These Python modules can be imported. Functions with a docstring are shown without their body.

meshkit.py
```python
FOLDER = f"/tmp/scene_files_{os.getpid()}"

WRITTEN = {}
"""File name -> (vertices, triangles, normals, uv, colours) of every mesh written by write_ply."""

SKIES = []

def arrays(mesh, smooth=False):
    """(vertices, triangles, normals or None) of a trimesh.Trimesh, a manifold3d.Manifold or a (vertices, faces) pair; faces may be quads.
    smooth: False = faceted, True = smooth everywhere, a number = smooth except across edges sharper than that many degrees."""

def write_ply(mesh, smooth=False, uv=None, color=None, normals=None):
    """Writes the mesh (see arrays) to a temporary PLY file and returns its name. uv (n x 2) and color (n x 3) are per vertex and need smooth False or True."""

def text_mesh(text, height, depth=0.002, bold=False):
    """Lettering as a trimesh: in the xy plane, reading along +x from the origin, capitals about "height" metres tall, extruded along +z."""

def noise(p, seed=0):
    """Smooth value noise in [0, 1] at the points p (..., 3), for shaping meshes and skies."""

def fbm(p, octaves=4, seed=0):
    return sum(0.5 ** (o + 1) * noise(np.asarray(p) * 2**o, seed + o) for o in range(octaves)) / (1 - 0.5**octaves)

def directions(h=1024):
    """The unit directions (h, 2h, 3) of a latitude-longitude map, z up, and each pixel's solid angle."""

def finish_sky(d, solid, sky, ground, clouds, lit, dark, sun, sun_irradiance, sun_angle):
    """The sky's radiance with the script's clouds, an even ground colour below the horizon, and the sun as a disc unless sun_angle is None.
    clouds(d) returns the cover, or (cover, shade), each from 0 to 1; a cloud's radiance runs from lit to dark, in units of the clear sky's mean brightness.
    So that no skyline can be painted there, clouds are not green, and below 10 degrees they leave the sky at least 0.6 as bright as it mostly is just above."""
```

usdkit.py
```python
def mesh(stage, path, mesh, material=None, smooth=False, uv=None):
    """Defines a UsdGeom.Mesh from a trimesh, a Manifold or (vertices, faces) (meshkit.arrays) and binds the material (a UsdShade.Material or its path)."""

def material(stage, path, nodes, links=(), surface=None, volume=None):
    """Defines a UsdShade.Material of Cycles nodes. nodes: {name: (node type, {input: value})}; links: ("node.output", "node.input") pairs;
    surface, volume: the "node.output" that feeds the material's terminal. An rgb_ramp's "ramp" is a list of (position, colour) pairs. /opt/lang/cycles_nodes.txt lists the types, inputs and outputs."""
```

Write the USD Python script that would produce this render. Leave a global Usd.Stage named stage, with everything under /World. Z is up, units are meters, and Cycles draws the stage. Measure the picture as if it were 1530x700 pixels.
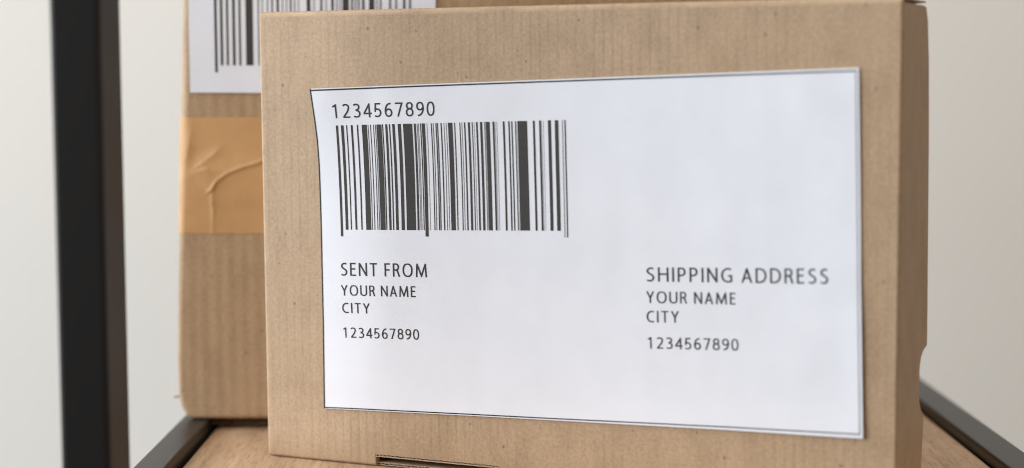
import math, random
import numpy as np, trimesh, manifold3d as m3, usdkit, meshkit
from pxr import Usd, UsdGeom, UsdLux, UsdShade, Gf, Sdf
from shapely.geometry import LineString, Polygon, box as sbox
from shapely.ops import unary_union
from shapely import affinity

random.seed(4); rng = np.random.default_rng(4)
stage = Usd.Stage.CreateInMemory()
UsdGeom.SetStageUpAxis(stage, 'Z'); UsdGeom.SetStageMetersPerUnit(stage, 1.0)
UsdGeom.Xform.Define(stage, '/World')

# ---------------------------------------------------------------- camera
FPX, PITCH, ROLL, CAMH = 2509.1, 0.0870, -0.00311, 0.12928        # focal length in pixels of a 1530 wide picture
EYE = np.array([0, 0, CAMH])
cp, sp, cr, sr = math.cos(PITCH), math.sin(PITCH), math.cos(ROLL), math.sin(ROLL)
FWD, UP0, RT0 = np.array([0, cp, -sp]), np.array([0, sp, cp]), np.array([1.0, 0, 0])
RT, UP = cr * RT0 + sr * UP0, -sr * RT0 + cr * UP0
cam = UsdGeom.Camera.Define(stage, '/World/camera')
cam.AddTransformOp().Set(Gf.Matrix4d(*RT, 0, *UP, 0, *(-FWD), 0, *EYE, 1))
cam.CreateHorizontalApertureAttr(36.0); cam.CreateFocalLengthAttr(FPX / 1530 * 36)
cam.CreateFStopAttr(5.2); cam.CreateFocusDistanceAttr(0.562)
cam.CreateClippingRangeAttr((0.02, 100.0))
cam.CreateExposureAttr(0.0)

# ---------------------------------------------------------------- light: a big window to the left, two added, unseen fills for the room's soft bounce
def area_light(name, pos, target, w, h, color, power):
    l = UsdLux.RectLight.Define(stage, '/World/' + name)
    z = np.array(pos, float) - target; z /= np.linalg.norm(z)
    x = np.cross([0, 0, 1.0], z); x = x / np.linalg.norm(x) if np.linalg.norm(x) > 1e-6 else np.array([1.0, 0, 0]); y = np.cross(z, x)
    l.AddTransformOp().Set(Gf.Matrix4d(*x, 0, *y, 0, *z, 0, *map(float, pos), 1))
    l.CreateWidthAttr(w); l.CreateHeightAttr(h); l.CreateColorAttr(Gf.Vec3f(*color)); l.CreateIntensityAttr(power)
    return l
area_light('window_light', (-1.72, 0.10, 0.55), (0.0, 0.42, 0.15), 2.5, 1.6, (0.90, 0.955, 1.0), 6.1)
area_light('ceiling_fill', (0.5, 0.1, 2.3), (0.1, 0.6, 0), 2.6, 2.6, (1.0, 0.93, 0.83), 1.6)
area_light('room_fill', (1.6, -1.6, 0.7), (0.1, 0.6, 0.1), 2.0, 1.6, (1.0, 0.84, 0.68), 1.6)

# ---------------------------------------------------------------- helpers
TAKEN = {}
def free(parent, name):
    k = TAKEN.get((parent, name), -1) + 1; TAKEN[(parent, name)] = k
    return f'{parent}/{name}' + (f'_{k:03d}' if k else '')
def keys(p, **kw):
    for k, v in kw.items():
        if v: p.SetCustomDataByKey(k, v)
    return p
def thing(name, label, cat, mat=None, group=None):
    x = UsdGeom.Xform.Define(stage, free('/World', name))
    if mat is not None: x.AddTransformOp().Set(Gf.Matrix4d(*np.asarray(mat, float).T.ravel()))
    return keys(x.GetPrim(), label=label, category=cat, group=group)
def part(parent, name, mesh, mat, smooth=35, label=None, uv=None, **kw):
    return keys(usdkit.mesh(stage, free(str(parent.GetPath()), name), mesh, mat, smooth, uv).GetPrim(), label=label, **kw)
def pixel_ray(u, v):
    u = np.asarray(u, float) - 765; v = np.asarray(v, float) - 350
    return FWD + (u / FPX)[..., None] * RT - (v / FPX)[..., None] * UP
def bx(x0, x1, y0, y1, z0, z1, r=0.0):
    """A box; with r its edges are rounded."""
    if r <= 0:
        return trimesh.creation.box([x1 - x0, y1 - y0, z1 - z0], trimesh.transformations.translation_matrix([(x0 + x1) / 2, (y0 + y1) / 2, (z0 + z1) / 2]))
    return round_box([x0, y0, z0], [x1, y1, z1], r)
def round_box(lo, hi, r, seg=24):
    lo, hi = np.array(lo, float), np.array(hi, float)
    s = m3.Manifold.sphere(r, seg)
    return m3.Manifold.batch_hull([s.translate([(lo[0] + r, hi[0] - r)[i], (lo[1] + r, hi[1] - r)[j], (lo[2] + r, hi[2] - r)[k]]) for i in (0, 1) for j in (0, 1) for k in (0, 1)])
def mbox(x0, x1, y0, y1, z0, z1):
    return m3.Manifold.cube([x1 - x0, y1 - y0, z1 - z0]).translate([x0, y0, z0])
def grid_faces(n, m):
    i, j = np.meshgrid(np.arange(n - 1), np.arange(m - 1), indexing='ij'); a = (i * m + j).ravel()
    return np.vstack([np.stack([a, a + m, a + m + 1], 1), np.stack([a, a + m + 1, a + 1], 1)])
def sheet(front, back):
    """A closed thin sheet from two (n, m, 3) grids of points."""
    n, m = front.shape[:2]; f = grid_faces(n, m); k = n * m
    rim = np.concatenate([np.arange(m), np.arange(1, n) * m + m - 1, (n - 1) * m + np.arange(m - 2, -1, -1), np.arange(n - 2, 0, -1) * m])
    nx = np.roll(rim, -1)
    side = np.vstack([np.stack([rim, rim + k, nx + k], 1), np.stack([rim, nx + k, nx], 1)])
    t = trimesh.Trimesh(np.vstack([front.reshape(-1, 3), back.reshape(-1, 3)]), np.vstack([f, f[:, ::-1] + k, side]), process=False)
    trimesh.repair.fix_normals(t)
    return t
def lerp_path(pts, t, axis=1):
    p = np.array(pts, float); return np.interp(t, p[:, axis], p[:, 1 - axis])

# ---------------------------------------------------------------- materials
L = '/World/Looks/'
UsdGeom.Scope.Define(stage, '/World/Looks')
def kraft(name, color, lines=0.06, line_pitch=0.0031, worn_highlight=None, shift=0.0, pk=0.72, lv=(0.36, 0.72)):
    """Brown corrugated board: mottled pulp, dark specks, faint upright flute lines (object x is across the flutes)."""
    c = np.array(color)
    n = {
        'tc': ('texture_coordinate', {}),
        'sx': ('separate_xyz', {}),
        'm1': ('mapping', {'scale': (1, 1, 0.55), 'location': (shift, shift, 0)}),
        'mott': ('noise_texture', {'scale': 110.0, 'detail': 5.0, 'roughness': 0.7}),
        'mott_r': ('rgb_ramp', {'ramp': [(0.3, tuple(c * np.array([0.87, 0.85, 0.82]))), (0.5, tuple(c)), (0.7, tuple(np.minimum(c * np.array([1.08, 1.09, 1.11]), 1)))]}),
        'fine': ('noise_texture', {'scale': 850.0, 'detail': 4.0, 'roughness': 0.75}),
        'fine_r': ('map_range', {'from_min': 0.28, 'from_max': 0.72, 'to_min': 0.79, 'to_max': 1.19}),
        'm2': ('mapping', {'scale': (1, 1, 0.06), 'location': (0.3 + shift, 0, 0)}),
        'fib': ('noise_texture', {'scale': 900.0, 'detail': 2.0, 'roughness': 0.6}),
        'fib_r': ('map_range', {'from_min': 0.3, 'from_max': 0.7, 'to_min': 0.965, 'to_max': 1.03}),
        'warp': ('noise_texture', {'scale': 25.0, 'detail': 2.0}),
        'wx': ('math', {'math_type': 'multiply_add', 'value2': 0.0011}),
        'ph': ('math', {'math_type': 'multiply', 'value2': 2 * math.pi / line_pitch}),
        'cos': ('math', {'math_type': 'cosine'}),
        'pk': ('map_range', {'from_min': pk, 'from_max': 1.0, 'to_min': 0.0, 'to_max': 1.0, 'clamp': True}),
        'lnv': ('noise_texture', {'scale': 45.0, 'detail': 3.0}),
        'lnv_r': ('map_range', {'from_min': lv[0], 'from_max': lv[1], 'to_min': 0.0, 'to_max': lines, 'clamp': True}),
        'lnf': ('math', {'math_type': 'multiply'}),
        'lni': ('math', {'math_type': 'subtract', 'value1': 1.0}),
        'vor': ('voronoi_texture', {'scale': 330.0, 'randomness': 1.0}),
        'vsep': ('separate_color', {}),
        'spk_d': ('map_range', {'from_min': 0.10, 'from_max': 0.22, 'to_min': 0.62, 'to_max': 0.0, 'clamp': True}),
        'spk_s': ('math', {'math_type': 'greater_than', 'value2': 0.93}),
        'spk': ('math', {'math_type': 'multiply'}),
        'a': ('mix_color', {'blend_type': 'multiply', 'fac': 1.0}), 'fc': ('combine_color', {}),
        'b': ('mix_color', {'blend_type': 'multiply', 'fac': 1.0}), 'gc': ('combine_color', {}),
        'c': ('mix_color', {'blend_type': 'multiply', 'fac': 1.0}), 'lc': ('combine_color', {}),
        'd': ('mix_color', {'b': (0.10, 0.065, 0.04)}),
        'hsum': ('math', {'math_type': 'multiply_add', 'value2': 0.5}),
        'bump': ('bump', {'strength': 0.35, 'distance': 0.0006}),
        'p': ('principled_bsdf', {'roughness': 0.58, 'specular_ior_level': 0.5}),
    }
    k = [('tc.object', 'sx.vector'), ('tc.object', 'm1.vector'), ('m1.vector', 'mott.vector'), ('mott.fac', 'mott_r.fac'),
         ('tc.object', 'fine.vector'), ('fine.fac', 'fine_r.value'), ('tc.object', 'm2.vector'), ('m2.vector', 'fib.vector'), ('fib.fac', 'fib_r.value'),
         ('tc.object', 'warp.vector'), ('warp.fac', 'wx.value1'), ('sx.x', 'wx.value3'), ('wx.value', 'ph.value1'), ('ph.value', 'cos.value1'), ('cos.value', 'pk.value'),
         ('m1.vector', 'lnv.vector'), ('lnv.fac', 'lnv_r.value'), ('pk.result', 'lnf.value1'), ('lnv_r.result', 'lnf.value2'), ('lnf.value', 'lni.value2'),
         ('tc.object', 'vor.vector'), ('vor.color', 'vsep.color'), ('vor.distance', 'spk_d.value'), ('vsep.r', 'spk_s.value1'), ('spk_d.result', 'spk.value1'), ('spk_s.value', 'spk.value2'),
         *[('fine_r.result', f'fc.{x}') for x in 'rgb'], *[('fib_r.result', f'gc.{x}') for x in 'rgb'], *[('lni.value', f'lc.{x}') for x in 'rgb'],
         ('mott_r.color', 'a.a'), ('fc.color', 'a.b'), ('a.result', 'b.a'), ('gc.color', 'b.b'), ('b.result', 'c.a'), ('lc.color', 'c.b'),
         ('c.result', 'd.a'), ('spk.value', 'd.fac'),
         ('fine.fac', 'hsum.value1'), ('lni.value', 'hsum.value3'), ('hsum.value', 'bump.height'), ('bump.normal', 'p.normal')]
    out = 'd.result'
    if worn_highlight:                                                     # highlight and rubbing painted paler at the left edge and the top crease, z = worn
        n.update({'wz': ('math', {'math_type': 'subtract', 'value2': worn_highlight}), 'wa': ('math', {'math_type': 'absolute'}),
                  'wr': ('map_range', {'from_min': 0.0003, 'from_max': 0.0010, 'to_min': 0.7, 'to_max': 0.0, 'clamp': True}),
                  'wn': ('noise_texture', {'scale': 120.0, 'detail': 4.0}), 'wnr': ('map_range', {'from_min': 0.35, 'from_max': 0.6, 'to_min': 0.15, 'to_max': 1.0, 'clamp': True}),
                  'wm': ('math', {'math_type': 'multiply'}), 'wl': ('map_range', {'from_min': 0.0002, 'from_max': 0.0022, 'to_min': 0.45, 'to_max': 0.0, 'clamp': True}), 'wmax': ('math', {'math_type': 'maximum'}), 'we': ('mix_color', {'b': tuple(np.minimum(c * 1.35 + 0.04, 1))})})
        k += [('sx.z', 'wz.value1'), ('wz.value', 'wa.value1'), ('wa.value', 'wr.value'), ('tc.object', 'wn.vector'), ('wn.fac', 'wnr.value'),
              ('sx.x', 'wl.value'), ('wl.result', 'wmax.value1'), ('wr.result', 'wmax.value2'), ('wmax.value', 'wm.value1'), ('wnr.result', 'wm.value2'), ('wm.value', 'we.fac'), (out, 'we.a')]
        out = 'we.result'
    k.append((out, 'p.base_color'))
    return usdkit.material(stage, L + name, n, k, surface='p.BSDF')
M = {}
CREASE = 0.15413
KR = (0.456, 0.309, 0.187)
M['kraft'] = kraft('kraft_board', KR, lines=0.13, pk=0.25, worn_highlight=CREASE)
M['kraft_side'] = kraft('kraft_board_side', KR, lines=0.0, shift=1.3)
M['kraft_back'] = kraft('kraft_board_back', (0.45, 0.292, 0.163), lines=0.13, line_pitch=0.0050, shift=2.1, pk=-0.9, lv=(0.0, 0.62))
M['kraft_core'] = usdkit.material(stage, L + 'kraft_core', {'tc': ('texture_coordinate', {}), 'n': ('noise_texture', {'scale': 900.0, 'detail': 3.0}), 'r': ('rgb_ramp', {'ramp': [(0.3, (0.30, 0.205, 0.13)), (0.7, (0.44, 0.31, 0.20))]}),
    'p': ('principled_bsdf', {'roughness': 0.9, 'specular_ior_level': 0.15})}, [('tc.object', 'n.vector'), ('n.fac', 'r.fac'), ('r.color', 'p.base_color')], surface='p.BSDF')
M['paper'] = usdkit.material(stage, L + 'white_paper', {'tc': ('texture_coordinate', {}), 'n': ('noise_texture', {'scale': 2600.0, 'detail': 3.0, 'roughness': 0.6}), 'n2': ('noise_texture', {'scale': 60.0, 'detail': 4.0}),
    'r': ('rgb_ramp', {'ramp': [(0.3, (0.805, 0.808, 0.862)), (0.7, (0.84, 0.842, 0.897))]}), 'b': ('bump', {'strength': 0.12, 'distance': 0.0003}),
    'p': ('principled_bsdf', {'roughness': 0.75, 'specular_ior_level': 0.3})}, [('tc.object', 'n.vector'), ('tc.object', 'n2.vector'), ('n2.fac', 'r.fac'), ('r.color', 'p.base_color'), ('n.fac', 'b.height'), ('b.normal', 'p.normal')], surface='p.BSDF')
M['kraft_edge'] = usdkit.material(stage, L + 'kraft_edge', {'tc': ('texture_coordinate', {}), 'n': ('noise_texture', {'scale': 1500.0, 'detail': 3.0}), 'r': ('rgb_ramp', {'ramp': [(0.3, (0.40, 0.29, 0.19)), (0.7, (0.60, 0.46, 0.33))]}),
    'p': ('principled_bsdf', {'roughness': 0.9, 'specular_ior_level': 0.15})}, [('tc.object', 'n.vector'), ('n.fac', 'r.fac'), ('r.color', 'p.base_color')], surface='p.BSDF')
def ink(name, c):
    return usdkit.material(stage, L + name, {'tc': ('texture_coordinate', {}), 'n': ('noise_texture', {'scale': 3500.0, 'detail': 3.0}), 'r': ('rgb_ramp', {'ramp': [(0.3, tuple(np.array(c) * 0.8)), (0.72, tuple(np.array(c) * 1.35))]}),
        'p': ('principled_bsdf', {'roughness': 0.7, 'specular_ior_level': 0.3})}, [('tc.object', 'n.vector'), ('n.fac', 'r.fac'), ('r.color', 'p.base_color')], surface='p.BSDF')
M['ink'] = ink('dark_ink', (0.050, 0.046, 0.042))
M['ink_text'] = ink('text_ink', (0.042, 0.042, 0.043))
M['tape'] = usdkit.material(stage, L + 'masking_tape', {'tc': ('texture_coordinate', {}), 'm': ('mapping', {'scale': (0.25, 1, 1)}), 'n': ('noise_texture', {'scale': 90.0, 'detail': 4.0}), 'n2': ('noise_texture', {'scale': 1600.0, 'detail': 2.0}),
    'r': ('rgb_ramp', {'ramp': [(0.3, (0.54, 0.30, 0.125)), (0.7, (0.62, 0.355, 0.155))]}), 'b': ('bump', {'strength': 0.15, 'distance': 0.0003}),
    'p': ('principled_bsdf', {'roughness': 0.5, 'specular_ior_level': 0.4})}, [('tc.object', 'm.vector'), ('m.vector', 'n.vector'), ('tc.object', 'n2.vector'), ('n.fac', 'r.fac'), ('r.color', 'p.base_color'), ('n2.fac', 'b.height'), ('b.normal', 'p.normal')], surface='p.BSDF')
def metal(name, rough, spec):
    return usdkit.material(stage, L + name, {'tc': ('texture_coordinate', {}), 'n': ('noise_texture', {'scale': 900.0, 'detail': 2.0}), 'b': ('bump', {'strength': 0.08, 'distance': 0.0003}),
    'p': ('principled_bsdf', {'base_color': (0.015, 0.0135, 0.013), 'roughness': rough, 'specular_ior_level': spec})}, [('tc.object', 'n.vector'), ('n.fac', 'b.height'), ('b.normal', 'p.normal')], surface='p.BSDF')
M['metal'], M['metal_post'] = metal('black_powder_coat', 0.38, 0.42), metal('black_powder_coat_post', 0.5, 0.22)
M['wood'] = usdkit.material(stage, L + 'oak_board', {'tc': ('texture_coordinate', {}), 'm': ('mapping', {'scale': (1, 0.07, 1)}), 'n': ('noise_texture', {'scale': 220.0, 'detail': 6.0, 'roughness': 0.62, 'distortion': 0.4}),
    'm2': ('mapping', {'scale': (1, 0.10, 1)}), 'n2': ('noise_texture', {'scale': 1100.0, 'detail': 3.0, 'roughness': 0.7}), 'n3': ('noise_texture', {'scale': 18.0, 'detail': 2.0}),
    'r': ('rgb_ramp', {'ramp': [(0.30, (0.40, 0.26, 0.16)), (0.5, (0.55, 0.375, 0.24)), (0.70, (0.64, 0.45, 0.30))]}),
    'r2': ('rgb_ramp', {'ramp': [(0.36, (0.70, 0.66, 0.62)), (0.46, (1, 1, 1)), (0.60, (1.0, 1.0, 1.0)), (0.70, (1.22, 1.24, 1.26))]}), 'x': ('mix_color', {'blend_type': 'multiply', 'fac': 1.0, 'use_clamp': False}),
    'b': ('bump', {'strength': 0.25, 'distance': 0.0004}), 'p': ('principled_bsdf', {'roughness': 0.55, 'specular_ior_level': 0.4})},
    [('tc.object', 'm.vector'), ('m.vector', 'n.vector'), ('tc.object', 'm2.vector'), ('m2.vector', 'n2.vector'), ('n.fac', 'r.fac'), ('n2.fac', 'r2.fac'), ('r.color', 'x.a'), ('r2.color', 'x.b'), ('x.result', 'p.base_color'), ('n2.fac', 'b.height'), ('b.normal', 'p.normal')], surface='p.BSDF')
M['wall'] = usdkit.material(stage, L + 'painted_wall', {'tc': ('texture_coordinate', {}), 'n': ('noise_texture', {'scale': 180.0, 'detail': 4.0}), 'n2': ('noise_texture', {'scale': 3.0, 'detail': 3.0}),
    'r': ('rgb_ramp', {'ramp': [(0.3, (0.83, 0.79, 0.735)), (0.7, (0.85, 0.81, 0.755))]}), 'b': ('bump', {'strength': 0.2, 'distance': 0.001}),
    'p': ('principled_bsdf', {'roughness': 0.9, 'specular_ior_level': 0.2})}, [('tc.object', 'n.vector'), ('tc.object', 'n2.vector'), ('n2.fac', 'r.fac'), ('r.color', 'p.base_color'), ('n.fac', 'b.height'), ('b.normal', 'p.normal')], surface='p.BSDF')

# ---------------------------------------------------------------- wall
WALL_Y = 1.25
w = usdkit.mesh(stage, '/World/wall', bx(-3.5, 3.5, WALL_Y, WALL_Y + 0.12, -1.2, 2.6), M['wall'], False).GetPrim()
keys(w, label='plain off-white painted wall, out of focus behind the shelf and boxes', category='wall', kind='structure')

# ---------------------------------------------------------------- shelf
shelf = thing('shelf', 'black metal rack with an oak board that carries the cardboard boxes', 'shelf', np.array([[1, 0, 0, 0], [0, 1, 0, 0.47], [0, 0, 1, 0], [0, 0, 0, 1]]))
XL, XR, DEPTH = -0.1285, 0.1762, 0.34
post = m3.CrossSection([[(XL, 0), (-0.1145, 0), (-0.1145, 0.026), (XL, 0.026)]]).offset(-0.0016, m3.JoinType.Round, 2, 32).offset(0.0016, m3.JoinType.Round, 2, 32).extrude(0.75).translate([0, 0, -0.35])
part(shelf, 'upright_post', post, M['metal_post'], 30)
part(shelf, 'side_rail', bx(-0.1265, -0.1150, 0.0268, DEPTH, -0.021, 0.004, 0.0012), M['metal'], 40)
part(shelf, 'side_rail', bx(0.1636, XR, 0.0, DEPTH, -0.021, 0.004, 0.0012), M['metal'], 40)
part(shelf, 'wood_board', bx(-0.1133, 0.1628, 0.012, DEPTH - 0.002, -0.018, 0.0, 0.0008), M['wood'], 40)

# ---------------------------------------------------------------- front box (local frame: x along its face, y into it, z up)
BXX, BXY, PHI, W, D, LEAN = -0.08616, 0.58382, 0.41462, 0.22, 0.0398, 0.0104
H = CREASE + 0.0011
T = lambda x, y, z: trimesh.transformations.translation_matrix([x, y, z])
BOX = T(BXX, BXY, 0.0002) @ trimesh.transformations.rotation_matrix(-PHI, [0, 0, 1]) @ trimesh.transformations.rotation_matrix(LEAN, [1, 0, 0])
IBOX = np.linalg.inv(BOX); EYE_B = (IBOX @ [*EYE, 1])[:3]
def on_face(u, v, lift=0.0):
    """The point over the box's front face, lift metres proud of it, that is seen at that place of the photograph."""
    d = pixel_ray(u, v) @ IBOX[:3, :3].T
    t = (-np.asarray(lift) - EYE_B[1]) / d[..., 1]
    return EYE_B + t[..., None] * d
front_box = thing('mailer_box', 'kraft cardboard mailer box in front, large white label showing barcode and two addresses', 'box', BOX)
TH = 0.0030
R = 0.0011
body = round_box([-0.0004, 0, 0], [W, D, H], R, 48)
# the top folds over in a wider bend than the upright edges
inner = mbox(TH, W - TH, TH, D - TH, TH, H - TH)
shell = body - inner
p0, p1 = on_face(np.array([561.0, 745.5]), np.array([678.5, 694.5]))
sl_z = (p0[2] + p1[2]) / 2
# thumb slot in the lower edge of the front, its right end rounded
slot = m3.CrossSection([[(p0[0], -0.01), (p1[0], -0.01), (p1[0], sl_z - 0.0008), (p1[0] - 0.0008, sl_z), (p0[0], sl_z)]]).extrude(TH + 0.0022).rotate([90, 0, 0]).translate([0, TH + 0.0002, 0])
# finger notch in the rear edge of the side
def side_point(u, v):
    d = pixel_ray(u, v) @ IBOX[:3, :3].T; t = (W - EYE_B[0]) / d[..., 0]; return (EYE_B + t[..., None] * d)[..., 1:]
nt = side_point(np.array([1385.0, 1380, 1376.5, 1374.3, 1373.2, 1373.0, 1373.8, 1376, 1379.5]), np.array([516.0, 523, 533, 548, 570, 590, 603, 613, 621]))
notch_pts = [(D + 0.01, nt[0, 1])] + [(min(a, D + 0.01), b) for a, b in nt] + [(D + 0.01, nt[-1, 1])]
notch_cs = m3.CrossSection([notch_pts]) if Polygon(notch_pts).exterior.is_ccw else m3.CrossSection([notch_pts[::-1]])
# extrude along x: (y, z) -> place
notch = notch_cs.extrude(TH + 0.02).transform(np.array([[0, 0, 1, W - TH - 0.002], [1, 0, 0, 0], [0, 1, 0, 0]], float))
lid_gap = mbox(W - TH - 0.0005, W + 0.01, D - TH - 0.0002, D + 0.01, -0.01, H + 0.01)      # the lid at the back is a board narrower than the box
def prism(pts, axis, a, b):
    cs = m3.CrossSection([pts]); cs = cs if cs.area() > 0 else m3.CrossSection([pts[::-1]])
    e = cs.extrude(b - a)
    return e.transform(np.array([[1, 0, 0, 0], [0, 1, 0, 0], [0, 0, 1, a]], float)) if axis == 'z' else e.transform(np.array([[0, 0, 1, a], [1, 0, 0, 0], [0, 1, 0, 0]], float))
front_zone = prism([(-.01, -.01), (W + .01, -.01), (W + .01 - .03, .02), (.02, .02)], 'z', -.01, H + .01)
FR = shell ^ mbox(-1, W - R * .55, -1, TH, -1, H - R * .55)
rear = side_point(np.array([1380, 1384.0, 1386.5, 1388, 1388, 1387, 1386, 1385.5, 1385.0, 1379.6, 1379, 1376, 1373]), np.array([7.0, 11, 30, 90, 200, 320, 430, 490, 516, 621, 645, 700, 760]))
z_top = H - 0.0016
prof = [(R * .55, 0.0002)] + [(R * .55, z_top)] + [(a, min(b, z_top)) for a, b in rear] + [(rear[-1, 0] - .001, 0.0002)]
SR = prism(prof, 'x', W - TH, W) - mbox(-1, W - R * .55, -1, TH, -1, 1)
SR = SR ^ round_box([W - 0.04, 0, -0.02], [W, 0.2, H + .1], R, 32)
SL = (shell ^ mbox(-1, TH, TH, 1, -1, H - R * .55))
TP = (shell ^ mbox(-1, 1, -1, 1, H - R * .55, 1))
TP = TP - mbox(W - R * .55, 1, R * .55, 1, -1, 1)
BK = mbox(TH + .0006, W - TH - .0008, D - TH, D, .0008, H - R * .55 - .0001)
BT = mbox(TH, W - TH, TH + 0.0006, D - TH, .0002, 0.0012)
FR = FR - slot
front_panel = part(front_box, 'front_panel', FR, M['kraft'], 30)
def cut_edge(x0, x1, y0, y1, z0, z1, pitch, liner=0.00022, seed=1):
    """A level board seen on its cut edge: two liners and the wavy medium between them."""
    r = np.random.default_rng(seed); n = max(int((x1 - x0) / pitch * 14), 12); x = np.linspace(x0, x1, n)
    ph = 2 * math.pi * (x - x0) / pitch + np.cumsum(r.normal(0, 0.12, n)); zm = (z0 + z1) / 2; amp = (z1 - z0) / 2 - liner * 0.7
    rag = lambda: np.interp(x, np.linspace(x0, x1, n // 5 + 2), r.uniform(-0.00009, 0.00009, n // 5 + 2))
    parts = [LineString(np.stack([x, zm + amp * np.sin(ph)], 1)).buffer(0.00011, cap_style=2)]
    for zc in (z0 + liner / 2, z1 - liner / 2): parts.append(LineString(np.stack([x, zc + rag() * 0.6], 1)).buffer(liner / 2, cap_style=2))
    g = unary_union(parts)
    t = trimesh.util.concatenate([trimesh.creation.extrude_polygon(q, y1 - y0, engine='earcut') for q in getattr(g, 'geoms', [g])])
    t.apply_transform(np.array([[1, 0, 0, 0], [0, 0, 1, y0], [0, 1, 0, 0], [0, 0, 0, 1]], float)); trimesh.repair.fix_normals(t); return t
part(front_panel, 'corrugated_edge', cut_edge(p0[0] + 0.0001, p1[0] - 0.0004, 0.00012, 0.012, sl_z - 0.00112, sl_z - 0.00001, 0.0027, 0.00030, seed=5), M['kraft_edge'], 40)
# inside the slot: the tuck flap at the back and the bottom board's cut edge in front of it
tuck = part(front_box, 'tuck_flap', mbox(p0[0] - 0.004, p1[0] + 0.004, 0.0128, 0.0150, 0.0004, 0.02), M['kraft_core'], 30)
part(front_box, 'corrugated_edge', cut_edge(p0[0] + 0.0001, p1[0] - 0.0003, 0.0012, TH + 0.0005, 0.0002, 0.0012, 0.0027, seed=7), M['kraft_edge'], 40)
side = part(front_box, 'side_panel', SR - notch, M['kraft_side'], 30)
r_ = np.random.default_rng(12)
for u0, v0, ln in ((1388.3, 108, 0.0009), (1385.2, 515, 0.0013), (1379.4, 622, 0.0014), (1377.5, 618, 0.0008), (1387.6, 46, 0.0006)):      # nicks where the cut edge has frayed
    y0, z0 = side_point(np.array([u0]), np.array([float(v0)]))[0]
    fibre = trimesh.creation.cone(0.00042, ln, sections=5); fibre.apply_transform(trimesh.transformations.rotation_matrix(-math.pi / 2 + r_.uniform(-.7, .7), [1, 0, 0]))
    fibre.apply_translation([W - 0.0010, y0 - 0.0003, z0]); part(side, 'torn_fibre', fibre, M['kraft_core'], 30)
part(front_box, 'side_panel', SL, M['kraft_side'], 30)
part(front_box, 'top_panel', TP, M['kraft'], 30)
part(front_box, 'back_panel', BK, M['kraft_side'], 30)
part(front_box, 'bottom_panel', BT, M['kraft_side'], 30)

# the white label: its outline, its curl and its print
LEFT = [(462.3, 133), (466.3, 160), (470.0, 185), (473.3, 212), (475.8, 245), (477.4, 285), (478.9, 335), (480.3, 400), (482.0, 480), (483.8, 610.5)]
RIGHT = [(1283.2, 101.5), (1285.6, 300), (1286.3, 430), (1288.0, 560), (1289.3, 656)]
TOP = [(462.3, 133), (620, 126.6), (800, 119.8), (1000, 112.2), (1283.2, 101.5)]
BOT = [(483.8, 610.5), (520, 612.3), (700, 621.4), (820, 628), (1080, 642.5), (1289.3, 656)]
def lift(u, v):
    u, v = np.asarray(u, float), np.asarray(v, float)
    a = np.clip((560 - u) / 98, 0, 1); b = np.clip((330 - v) / 197, 0, 1)
    c = np.clip((u - 1150) / 135, 0, 1); e = np.clip((v - 380) / 270, 0, 1)
    d = np.clip((v - 600) / 40, 0, 1)
    n = meshkit.fbm(np.stack([u / 150, v / 130, 0 * u], -1), 3, 5) - 0.5
    n2 = meshkit.fbm(np.stack([u / 60, v / 160, 0 * u + 3], -1), 2, 8) - 0.5
    return 0.00035 + 0.0021 * a * a * (3 - 2 * a) * b * b * (3 - 2 * b) + 0.0008 * c * c * (0.1 + 0.9 * e) + 0.0004 * a * a + 0.00058 * n * (0.4 + a + c) + 0.0003 * n2 + 0.0002 * d + 0.00035
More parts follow.
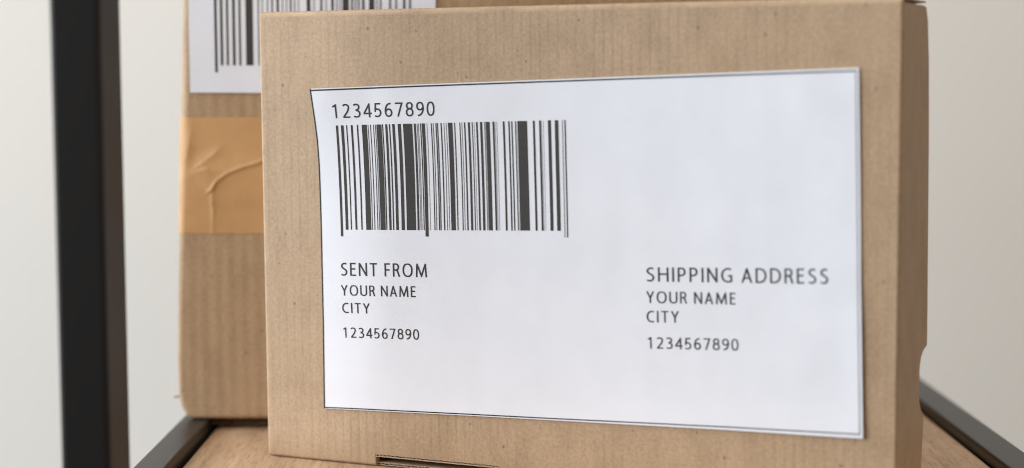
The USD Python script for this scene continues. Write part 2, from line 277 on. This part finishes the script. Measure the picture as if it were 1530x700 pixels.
nb, na = 90, 150
A, B = np.meshgrid(np.linspace(0, 1, na), np.linspace(0, 1, nb), indexing='ij')
v_edge = lambda path, t: np.stack([np.interp(path[0][1] + t * (path[-1][1] - path[0][1]), [q[1] for q in path], [q[0] for q in path]), path[0][1] + t * (path[-1][1] - path[0][1])], -1)
u_edge = lambda path, t: np.stack([path[0][0] + t * (path[-1][0] - path[0][0]), np.interp(path[0][0] + t * (path[-1][0] - path[0][0]), [q[0] for q in path], [q[1] for q in path])], -1)
c00, c10, c01, c11 = map(np.array, (LEFT[0], RIGHT[0], LEFT[-1], RIGHT[-1]))
uv = (1 - A)[..., None] * v_edge(LEFT, B) + A[..., None] * v_edge(RIGHT, B) + (1 - B)[..., None] * u_edge(TOP, A) + B[..., None] * u_edge(BOT, A) \
    - ((1 - A) * (1 - B))[..., None] * c00 - (A * (1 - B))[..., None] * c10 - ((1 - A) * B)[..., None] * c01 - (A * B)[..., None] * c11
lf = lift(uv[..., 0], uv[..., 1])
label = part(front_box, 'shipping_label', sheet(on_face(uv[..., 0], uv[..., 1], lf), on_face(uv[..., 0], uv[..., 1], lf - 0.00022)), M['paper'], 40)
def printed(polys, size=9.0):
    """Flat print on the label: polygons in the picture's coordinates become a film of ink that follows the paper."""
    ms = []
    for g in polys:
        for q in getattr(g, 'geoms', [g]):
            if q.is_empty or q.area < 1e-6: continue
            v, f = trimesh.creation.triangulate_polygon(q, engine='earcut')
            v, f = trimesh.remesh.subdivide_to_size(np.c_[v, np.zeros(len(v))], f, size, max_iter=12)
            ms.append(trimesh.Trimesh(v, f, process=False))
    m = trimesh.util.concatenate(ms)
    u, v = m.vertices[:, 0].copy(), m.vertices[:, 1].copy()
    m.vertices = on_face(u, v, lift(u, v) + 0.00007)
    n = m.face_normals[:, 1]
    m.faces = np.where((n > 0)[:, None], m.faces[:, ::-1], m.faces)
    return m
BOTTOM_BARS = [(168, 197, 1, 0), (233, 268), (300, 314), (360, 385), (437, 447), (449, 455), (501, 567), (579, 587), (609, 619), (648, 657), (673, 681), (690, 755), (763, 776),
    (803, 832), (852, 867), (893, 927), (965, 1006)]
MID_BARS = [(70, 190), (210, 235), (250, 256), (265, 271), (290, 302), (312, 353, 1), (377, 382), (430, 442), (457, 465), (490, 504), (511, 523), (556, 571), (597, 604), (627, 633), (652, 710), (732, 745), (800, 812), (829, 835), (860, 877)]
END_BARS = [(35, 62), (86, 97), (114, 118), (141, 162), (192, 222), (247, 254), (262, 266), (270, 318), (355, 377), (385, 387), (390, 392), (408, 412), (488, 512), (559, 577), (598, 613), (646, 657), (666, 669), (678, 803), (877, 903), (957, 980), (985, 987), (993, 995), (1012, 1015), (1072, 1112), (1160, 1207), (1253, 1256.5), (1262, 1265.5), (1286, 1302, 1)]
def bar_shift(xb, t):
    s = np.clip((xb - 510) / 337, 0, 1); tn = [0, 0.2, 0.4, 0.65, 1, 1.1]
    rows = np.array([[-7.6, -5.4, -3.7, -1.9, 0, 0.45], [-5.8, -4.0, -2.6, -1.3, 0, 0.35], [-4.6, -3.5, -2.6, -1.4, 0, 0.32], [-3.8, -3.0, -2.3, -1.2, 0, 0.3]])
    per_s = [np.interp(t, tn, r) for r in rows]
    return np.array([np.interp(s, [0, 0.37, 0.8, 1], [q[i] for q in per_s]) for i in range(len(t))])
bars = []
for base, lst in ((490, BOTTOM_BARS), (600, MID_BARS), (700, END_BARS)):
    for b in lst:
        x0, x1 = base + b[0] / 8.75, base + b[1] / 8.75
        if base == 700 and b[0] in (1253, 1262): long = True
        else: long = len(b) > 2
        t = np.linspace(0, 1.06 if long else 1, 16); xm = (x0 + x1) / 2
        sh = bar_shift(xm, t); s = (xm - 510) / 337
        top, bot = 187.8 - 8.2 * s, 343.6 + 1.6 * s
        if base == 490 and b[0] == 168: t = np.linspace(0, 1.063, 16); sh = bar_shift(xm, t)
        y = top + t * (bot - top)
        bars.append(Polygon(np.vstack([np.stack([x0 + sh, y], 1), np.stack([x1 + sh, y], 1)[::-1]])))
part(label, 'barcode', printed(bars), M['ink'], False, label='dark barcode of thick and thin upright bars')
# thin printed frame just inside the label's edge
frame = unary_union([
    LineString([(u + 0.9, v) for u, v in LEFT[0:]]).buffer(0.95, cap_style=2),
    LineString([(463, 135.6), (620, 129.4), (800, 122.9), (1000, 115.8), (1278.6, 106.2)]).buffer(1.1, cap_style=3),
    LineString([(1278.6, 106.2), (1280.9, 300), (1281.8, 430), (1283.3, 560), (1284.4, 649)]).buffer(0.55, cap_style=3),
    LineString([(484.6, 609.0), (520, 610.4), (700, 619.2), (820, 625.4), (1080, 638), (1284.4, 649.4)]).buffer(0.85, cap_style=3)])
pts_in = Polygon([tuple(q) for q in uv[0, :]] + [tuple(q) for q in uv[:, -1]] + [tuple(q) for q in uv[-1, ::-1]] + [tuple(q) for q in uv[::-1, 0]]).buffer(0)
part(label, 'printed_border', printed([frame.intersection(pts_in)]), M['ink_text'], False)

# lettering: condensed sans strokes
def curve(pts, n=10):
    p = np.array(pts, float); p = np.vstack([2 * p[0] - p[1], p, 2 * p[-1] - p[-2]]); out = []
    for i in range(1, len(p) - 2):
        t = np.linspace(0, 1, n, endpoint=False)[:, None]; a, b, c, d = p[i - 1:i + 3]
        out.append(0.5 * (2 * b + (c - a) * t + (2 * a - 5 * b + 4 * c - d) * t**2 + (3 * b - a - 3 * c + d) * t**3))
    return [tuple(q) for q in np.vstack(out + [p[-2:-1]])]
def ell(cx, cy, rx, ry, a0=0, a1=360, n=40):
    a = np.radians(np.linspace(a0, a1, n)); return [(cx + rx * math.copysign(abs(math.cos(q))**0.9, math.cos(q)), cy + ry * math.copysign(abs(math.sin(q))**0.9, math.sin(q))) for q in a]
k = 0.052
GL = {
    'S': (0.48, [curve([(.43, .895), (.30, .948), (.16, .90), (.085, .765), (.13, .62), (.26, .52), (.38, .42), (.425, .27), (.36, .11), (.22, .05), (.05, .10)])]),
    'E': (0.43, [[(.42, 1 - k), (k, 1 - k), (k, k), (.43, k)], [(k, .53), (.38, .53)]]),
    'N': (0.60, [[(k, 0), (k, .97), (.60 - k, .03), (.60 - k, 1)]]),
    'T': (0.53, [[(0, 1 - k), (.53, 1 - k)], [(.265, 1 - k), (.265, 0)]]),
    'F': (0.40, [[(.40, 1 - k), (k, 1 - k), (k, 0)], [(k, .50), (.37, .50)]]),
    'R': (0.50, [[(k, 0), (k, 1 - k), (.20, 1 - k)] + ell(.20, .725, .21, .223, 90, -90, 16) + [(k, .502)], [(.23, .50), (.34, .42), (.46, 0)]]),
    'O': (0.74, [ell(.37, .5, .37 - k, .5 - k + .01)]),
    'M': (0.86, [[(.075, 0), (.125, .95), (.43, .10), (.735, .95), (.785, 0)]]),
    'Y': (0.55, [[(.03, 1), (.275, .44), (.52, 1)], [(.275, .46), (.275, 0)]]),
    'U': (0.60, [[(k, 1), (k, .32)] + ell(.30, .32, .30 - k, .32 - k, 180, 360, 18) + [(.60 - k, 1)]]),
    'A': (0.60, [[(.035, 0), (.30, .95), (.565, 0)], [(.13, .32), (.47, .32)]]),
    'C': (0.56, [curve([(.54, .90), (.40, .948), (.22, .89), (.09, .72), (.055, .5), (.09, .28), (.22, .11), (.40, .052), (.54, .10)])]),
    'I': (0.11, [[(.055, 0), (.055, 1)]]),
    'H': (0.61, [[(k, 0), (k, 1)], [(.61 - k, 0), (.61 - k, 1)], [(k, .53), (.61 - k, .53)]]),
    'P': (0.48, [[(k, 0), (k, 1 - k), (.19, 1 - k)] + ell(.19, .70, .22, .248, 90, -90, 16) + [(k, .452)]]),
    'G': (0.64, [curve([(.58, .89), (.42, .948), (.24, .89), (.10, .73), (.055, .5), (.10, .26), (.24, .10), (.42, .052), (.59, .10)]) + [(.59, .46), (.40, .46)]]),
    'D': (0.63, [[(k, k), (k, 1 - k), (.20, 1 - k)] + ell(.20, .5, .375, .448, 90, -90, 24) + [(k, k)]]),
    '1': (0.57, [[(.07, .80), (.29, .945), (.29, 0)]]),
    '2': (0.57, [curve([(.06, .86), (.16, .935), (.30, .945), (.43, .86), (.45, .70), (.37, .48), (.22, .26), (.08, .08)]) + [(.08, k), (.53, k)]]),
    '3': (0.57, [curve([(.06, .89), (.22, .948), (.38, .90), (.44, .76), (.37, .60), (.20, .53)]), curve([(.20, .53), (.40, .46), (.48, .29), (.41, .11), (.24, .05), (.05, .10)])]),
    '4': (0.59, [[(.42, 0), (.42, .93), (.05, .32), (.05, .28), (.58, .28)]]),
    '5': (0.55, [[(.47, 1 - k), (.13, 1 - k), (.09, .54)] + curve([(.09, .55), (.24, .575), (.40, .50), (.465, .32), (.40, .13), (.24, .05), (.05, .09)])]),
    '6': (0.57, [curve([(.46, .945), (.30, .91), (.14, .75), (.065, .45), (.09, .22), (.17, .09), (.29, .05), (.43, .12), (.50, .30), (.44, .48), (.31, .55), (.17, .51), (.07, .36)])]),
    '7': (0.53, [[(.02, 1 - k), (.50, 1 - k), (.19, 0)]]),
    '8': (0.57, [ell(.285, .745, .19, .205), ell(.285, .29, .222, .24)]),
    '9': (0.57, [curve([(.11, .05), (.28, .10), (.43, .26), (.505, .53), (.48, .78), (.40, .91), (.28, .948), (.13, .88), (.07, .70), (.12, .52), (.26, .45), (.40, .50), (.50, .63)])]),
    '0': (0.57, [ell(.285, .5, .228, .45)]),
}
def text_polys(text, p0, p1, h0, h1, lean0, lean1, stroke, gap=0.215, space=0.34):
    """Lettering along the baseline p0-p1, with cap height and lean (pixels across per pixel up, towards the left) varying along it."""
    digits = text[0].isdigit(); x = 0; items = []
    for ch in text:
        if ch == ' ': x += space; continue
        wd, st = GL[ch]
        items.append((x, st)); x += 0.755 if digits else wd + gap
    total = (x - 0.755 + 0.515) if digits else x - gap
    x_first = 0.07 if digits else 0.0
    out = []
    for x, st in items:
        g = unary_union([LineString(s).buffer(stroke / 2, cap_style=2, join_style=2, mitre_limit=3) for s in st]).intersection(sbox(-1, 0, 3, 1))
        def warp(c):
            c = np.asarray(c); tx = (c[:, 0] + x - x_first) / (total - x_first)
            hh = h0 + (h1 - h0) * tx; ln = lean0 + (lean1 - lean0) * tx
            return np.stack([p0[0] + tx * (p1[0] - p0[0]) - c[:, 1] * hh * ln, p0[1] + tx * (p1[1] - p0[1]) - c[:, 1] * hh], 1)
        from shapely import transform
        out.append(transform(g, warp))
    return out
def text(name, *a):
    part(label, name, printed(text_polys(*a), 6.0), M['ink_text'], False)
text('printed_number', '1234567890', (498.2, 177.0), (648.4, 173.4), 20.8, 21.6, 0.105, 0.035, 0.112)
text('printed_heading', 'SENT FROM', (509.3, 412.2), (638.4, 414.8), 19.4, 20.4, 0.030, 0.036, 0.115)
text('printed_line', 'YOUR NAME', (510.2, 441.8), (621.2, 444.4), 15.6, 16.4, 0.042, 0.034, 0.122)
text('printed_line', 'CITY', (511.7, 468.0), (552.3, 468.9), 15.4, 15.4, 0.045, 0.04, 0.122)
text('printed_number', '1234567890', (513.6, 504.6), (625.4, 508.2), 15.2, 15.8, 0.055, 0.035, 0.122)
text('printed_heading', 'SHIPPING ADDRESS', (965.4, 420.9), (1237.4, 424.8), 21.2, 23.0, 0.018, 0.012, 0.112)
text('printed_line', 'YOUR NAME', (966.2, 452.9), (1099.2, 455.6), 17.4, 17.8, 0.020, 0.016, 0.122)
text('printed_line', 'CITY', (966.4, 482.0), (1014.0, 482.6), 17.4, 17.4, 0.02, 0.018, 0.122)
text('printed_number', '1234567890', (968.6, 520.9), (1102.4, 524.4), 17.0, 17.6, 0.028, 0.02, 0.122)

# ---------------------------------------------------------------- back box (local frame at its lower left, facing the lens)
BY, BZ = 0.6295, 0.0042
def at_plane(u, v, y=BY):
    d = pixel_ray(u, v); t = y / d[..., 1]; return EYE + t[..., None] * d
sil = np.array([(272, -60), (271.5, 0), (269.5, 90), (267.5, 177), (266.5, 260), (266, 350), (264.5, 450), (264, 540), (265, 570), (266.5, 592), (269.5, 607), (275, 618), (286, 627.5)], float)
edge = np.array([(285, -60), (284.5, 0), (283.5, 140), (281.5, 230), (276.5, 350), (273.5, 480), (273, 550), (274, 580), (276, 597), (279, 609), (283, 619), (293, 627.5)], float)
ps, pe = at_plane(sil[:, 0], sil[:, 1]), at_plane(edge[:, 0], edge[:, 1])
X0 = -0.125
HB, DB, XRB = 0.19, 0.11, 0.1500 - X0
def plan(z):
    xs = np.interp(z, ps[::-1, 2] - BZ, ps[::-1, 0]) - X0; r = np.maximum(np.interp(z, pe[::-1, 2] - BZ, pe[::-1, 0]) - X0 - xs, 0.0008)
    return xs, r
def around(z, s_side, n_arc=10, n_front=40):
    """Points round the box at height z, with outward normals: left side, rounded edge, front, rounded edge, right side."""
    xs, r = plan(z); r2 = 0.002; P, N = [], []
    for y in np.linspace(s_side, r, 4)[:-1]: P.append((xs, y)); N.append((-1, 0))
    for a in np.radians(np.linspace(180, 270, n_arc)): P.append((xs + r + r * math.cos(a), r + r * math.sin(a))); N.append((math.cos(a), math.sin(a)))
    for x in np.linspace(xs + r, XRB - r2, n_front)[1:-1]: P.append((x, 0)); N.append((0, -1))
    for a in np.radians(np.linspace(270, 360, n_arc)): P.append((XRB - r2 + r2 * math.cos(a), r2 + r2 * math.sin(a))); N.append((math.cos(a), math.sin(a)))
    for y in np.linspace(r2, s_side, 4)[1:]: P.append((XRB, y)); N.append((1, 0))
    return np.array(P), np.array(N)
back_box = thing('carton', 'taller brown carton with tan tape and a cropped barcode label, standing behind the front box', 'box', T(X0, BY, BZ))
zs = np.concatenate([np.linspace(0, 0.012, 14), np.linspace(0.014, HB - 0.003, 40), [HB - 0.0015, HB - 0.0004, HB]])
rows = []
for z in zs:
    P, N = around(z, DB); inset = {HB - 0.0004: 0.0006, HB: 0.0018}.get(z, 0.0) + (0.0006 * (1 - z / 0.0010) if z < 0.0010 else 0)
    rows.append(np.c_[P - N * inset, np.full(len(P), z)])
G = np.array(rows); n, m = G.shape[:2]
f = grid_faces(n, m)
wrap = np.array([[i * m + m - 1, (i + 1) * m + m - 1, (i + 1) * m] for i in range(n - 1)] + [[i * m + m - 1, (i + 1) * m, i * m] for i in range(n - 1)])
cap = lambda o: np.array([[o, o + j, o + j + 1] for j in range(1, m - 1)])
tm = trimesh.Trimesh(G.reshape(-1, 3), np.vstack([f, wrap, cap(0)[:, ::-1], cap((n - 1) * m)]), process=False)
trimesh.repair.fix_normals(tm)
part(back_box, 'box_body', tm, M['kraft_back'], 40)
b_at = lambda u, v: at_plane(np.array([u], float), np.array([v], float))[0] - [X0, BY, BZ]
# the lower flaps' cut edges under the front
xa = b_at(303, 620)[0]
fl = part(back_box, 'bottom_flap', mbox(xa, XRB - 0.004, 0.0092, 0.07, -0.0022, -0.0001), M['kraft_core'], 30)
part(fl, 'corrugated_edge', cut_edge(xa, XRB - 0.004, 0.0055, 0.0091, -0.0030, -0.0002, 0.0045, 0.0003, seed=9), M['kraft_core'], 40)
# a torn scrap of board standing out at the left edge
q0, q1, q2, q3 = b_at(271, 581), b_at(266.5, 581.5), b_at(266, 593), b_at(271, 596)
scrap = trimesh.creation.extrude_polygon(Polygon([(q0[0] + .001, q0[2]), (q1[0], q1[2]), (q2[0], q2[2]), (b_at(257.5, 595.2)[0], b_at(257.5, 595.2)[2]), (b_at(257.5, 597)[0], b_at(257.5, 597)[2]), (q3[0] + .001, q3[2])]), 0.0006, engine='earcut')
scrap.apply_transform(trimesh.transformations.rotation_matrix(math.pi / 2, [1, 0, 0])); scrap.apply_translation([0, 0.0035, 0])
part(back_box, 'torn_scrap', scrap, M['kraft_core'], 30, label='small dark torn scrap of board at the lower left edge')
# tape round the box, with its creases
zt0, zt1 = b_at(300, 349.2)[2], b_at(300, 175.6)[2]
RIDGES = [([(420, 226), (387, 244), (362, 251), (340, 260), (325, 271), (316, 284), (309, 290)], 2.3, 0.00042), ([(317, 356), (318, 315), (316, 290), (320, 273)], 1.8, 0.0003),
          ([(282, 256), (300, 243), (318, 230), (330, 216)], 8, 0.0003), ([(278, 262), (305, 252), (330, 254)], 9, 0.00035), ([(290, 178), (284, 220), (277, 262)], 7, 0.0003)]
zz = np.linspace(zt0, zt1, 80); tape_f, tape_b = [], []
def tape_cols(z):
    xs, r = plan(z); P, N = around(z, 0.045, 10, 3)
    xf = np.concatenate([np.linspace(xs + r, 0.062, 110)[1:], np.linspace(0.062, XRB - 0.002, 14)[1:-1]])
    k = 3 + 10
    return np.vstack([P[:k], np.c_[xf, 0 * xf], P[-13:]]), np.vstack([N[:k], np.c_[0 * xf, 0 * xf - 1], N[-13:]])
for z in zz:
    P, N = tape_cols(z)
    world = np.c_[P + [X0, BY], np.full(len(P), z + BZ)] - EYE
    u = 765 + FPX * (world @ RT) / (world @ FWD); v = 350 - FPX * (world @ UP) / (world @ FWD)
    h = np.zeros(len(P))
    for pts, sg, hh in RIDGES:                                    # each crease: steep on one side, running out gently on the other
        q = np.array(pts, float); a, b = q[:-1], q[1:]; ab = b - a; X = np.stack([u, v], 1)[:, None]
        t = np.clip(((X - a) * ab).sum(-1) / (ab**2).sum(-1), 0, 1); dv = X - (a + t[..., None] * ab); d2 = (dv**2).sum(-1); kk = d2.argmin(1); ii = np.arange(len(u))
        dist = np.sqrt(d2[ii, kk]); sgn = np.sign(ab[kk, 0] * dv[ii, kk, 1] - ab[kk, 1] * dv[ii, kk, 0])
        along = np.minimum(kk + t[ii, kk], 1) * np.clip((len(a) - kk - t[ii, kk]) / 0.8, 0, 1)
        h += hh * (np.exp(-(dist / sg) ** 2) + np.where(sgn > 0, 0.9, 0.1) * np.exp(-dist / (8 * sg))) * (0.15 + 0.85 * along)
    front = (np.arange(len(P)) >= 3) & (P[:, 0] < 0.1)
    h = np.where(front, h, 0) + 0.0002 + 0.0003 * (meshkit.fbm(np.c_[P * 120, np.full(len(P), z * 60)], 3, 2) - 0.4).clip(0)
    tape_f.append(np.c_[P + N * h[:, None], np.full(len(P), z)]); tape_b.append(np.c_[P + N * np.maximum(h - 0.00015, 0.00004)[:, None], np.full(len(P), z)])
part(back_box, 'packing_tape', sheet(np.array(tape_f), np.array(tape_b)), M['tape'], 60, label='strip of wrinkled tan tape round the left edge')
# its label: only the lower part shows above and beside the front box
la, lb = b_at(284.5, 138)[0], b_at(651, 0)[0]; lz0, lz1 = b_at(320, 138.6)[2], HB - 0.008
AA, BB = np.meshgrid(np.linspace(0, 1, 60), np.linspace(0, 1, 24), indexing='ij')
lx, lz = la + AA * (lb - la), lz0 + BB * (lz1 - lz0) - 0.0006 * AA
ly = -(0.0004 + 0.0005 * (meshkit.fbm(np.stack([lx * 30, lz * 30, 0 * lx], -1), 3, 3)))
bl = part(back_box, 'shipping_label', sheet(np.stack([lx, ly, lz], -1), np.stack([lx, ly + 0.0002, lz], -1)), M['paper'], 40)
BB_BARS = [(321.8, 325.4, 1), (330.4, 334), (339.4, 342.4), (348.6, 352.4), (358.0, 360.8), (368.5, 379.0), (386.6, 388.2), (393, 394), (400.5, 401.8), (407, 409), (414.6, 418), (423, 424.2), (429, 430.2), (434.5, 436.8), (441, 442.4), (447, 448), (459.6, 465),
    (470, 471), (480, 482.6), (488, 489), (496.3, 499.6), (504, 505.2), (509, 510), (513, 522.2), (526, 528.4), (531.5, 533), (536, 538), (542, 545.5), (552.4, 560.2), (563.6, 564.8), (568.6, 570.6), (582.4, 585), (591.5, 593.6), (603, 606.4), (612, 614.6)]
bq = []
for b in BB_BARS:
    z0 = b_at(b[0], 108.5 if len(b) > 2 else 98)[2]; xa_, xb_ = b_at(b[0], 90)[0], b_at(b[1], 90)[0]
    x = np.array([xa_, xb_]); z = np.linspace(z0, HB - 0.014, 9)
    XX, ZZ = np.meshgrid(x, z); YY = -(0.0004 + 0.0005 * meshkit.fbm(np.stack([XX * 30, ZZ * 30, 0 * XX], -1), 3, 3)) - 0.00012
    bq.append((np.stack([XX, YY, ZZ], -1).reshape(-1, 3), grid_faces(9, 2)))
bm = trimesh.util.concatenate([trimesh.Trimesh(v, f, process=False) for v, f in bq])
bm.faces = np.where((bm.face_normals[:, 1] > 0)[:, None], bm.faces[:, ::-1], bm.faces)
part(bl, 'barcode', bm, M['ink'], False)
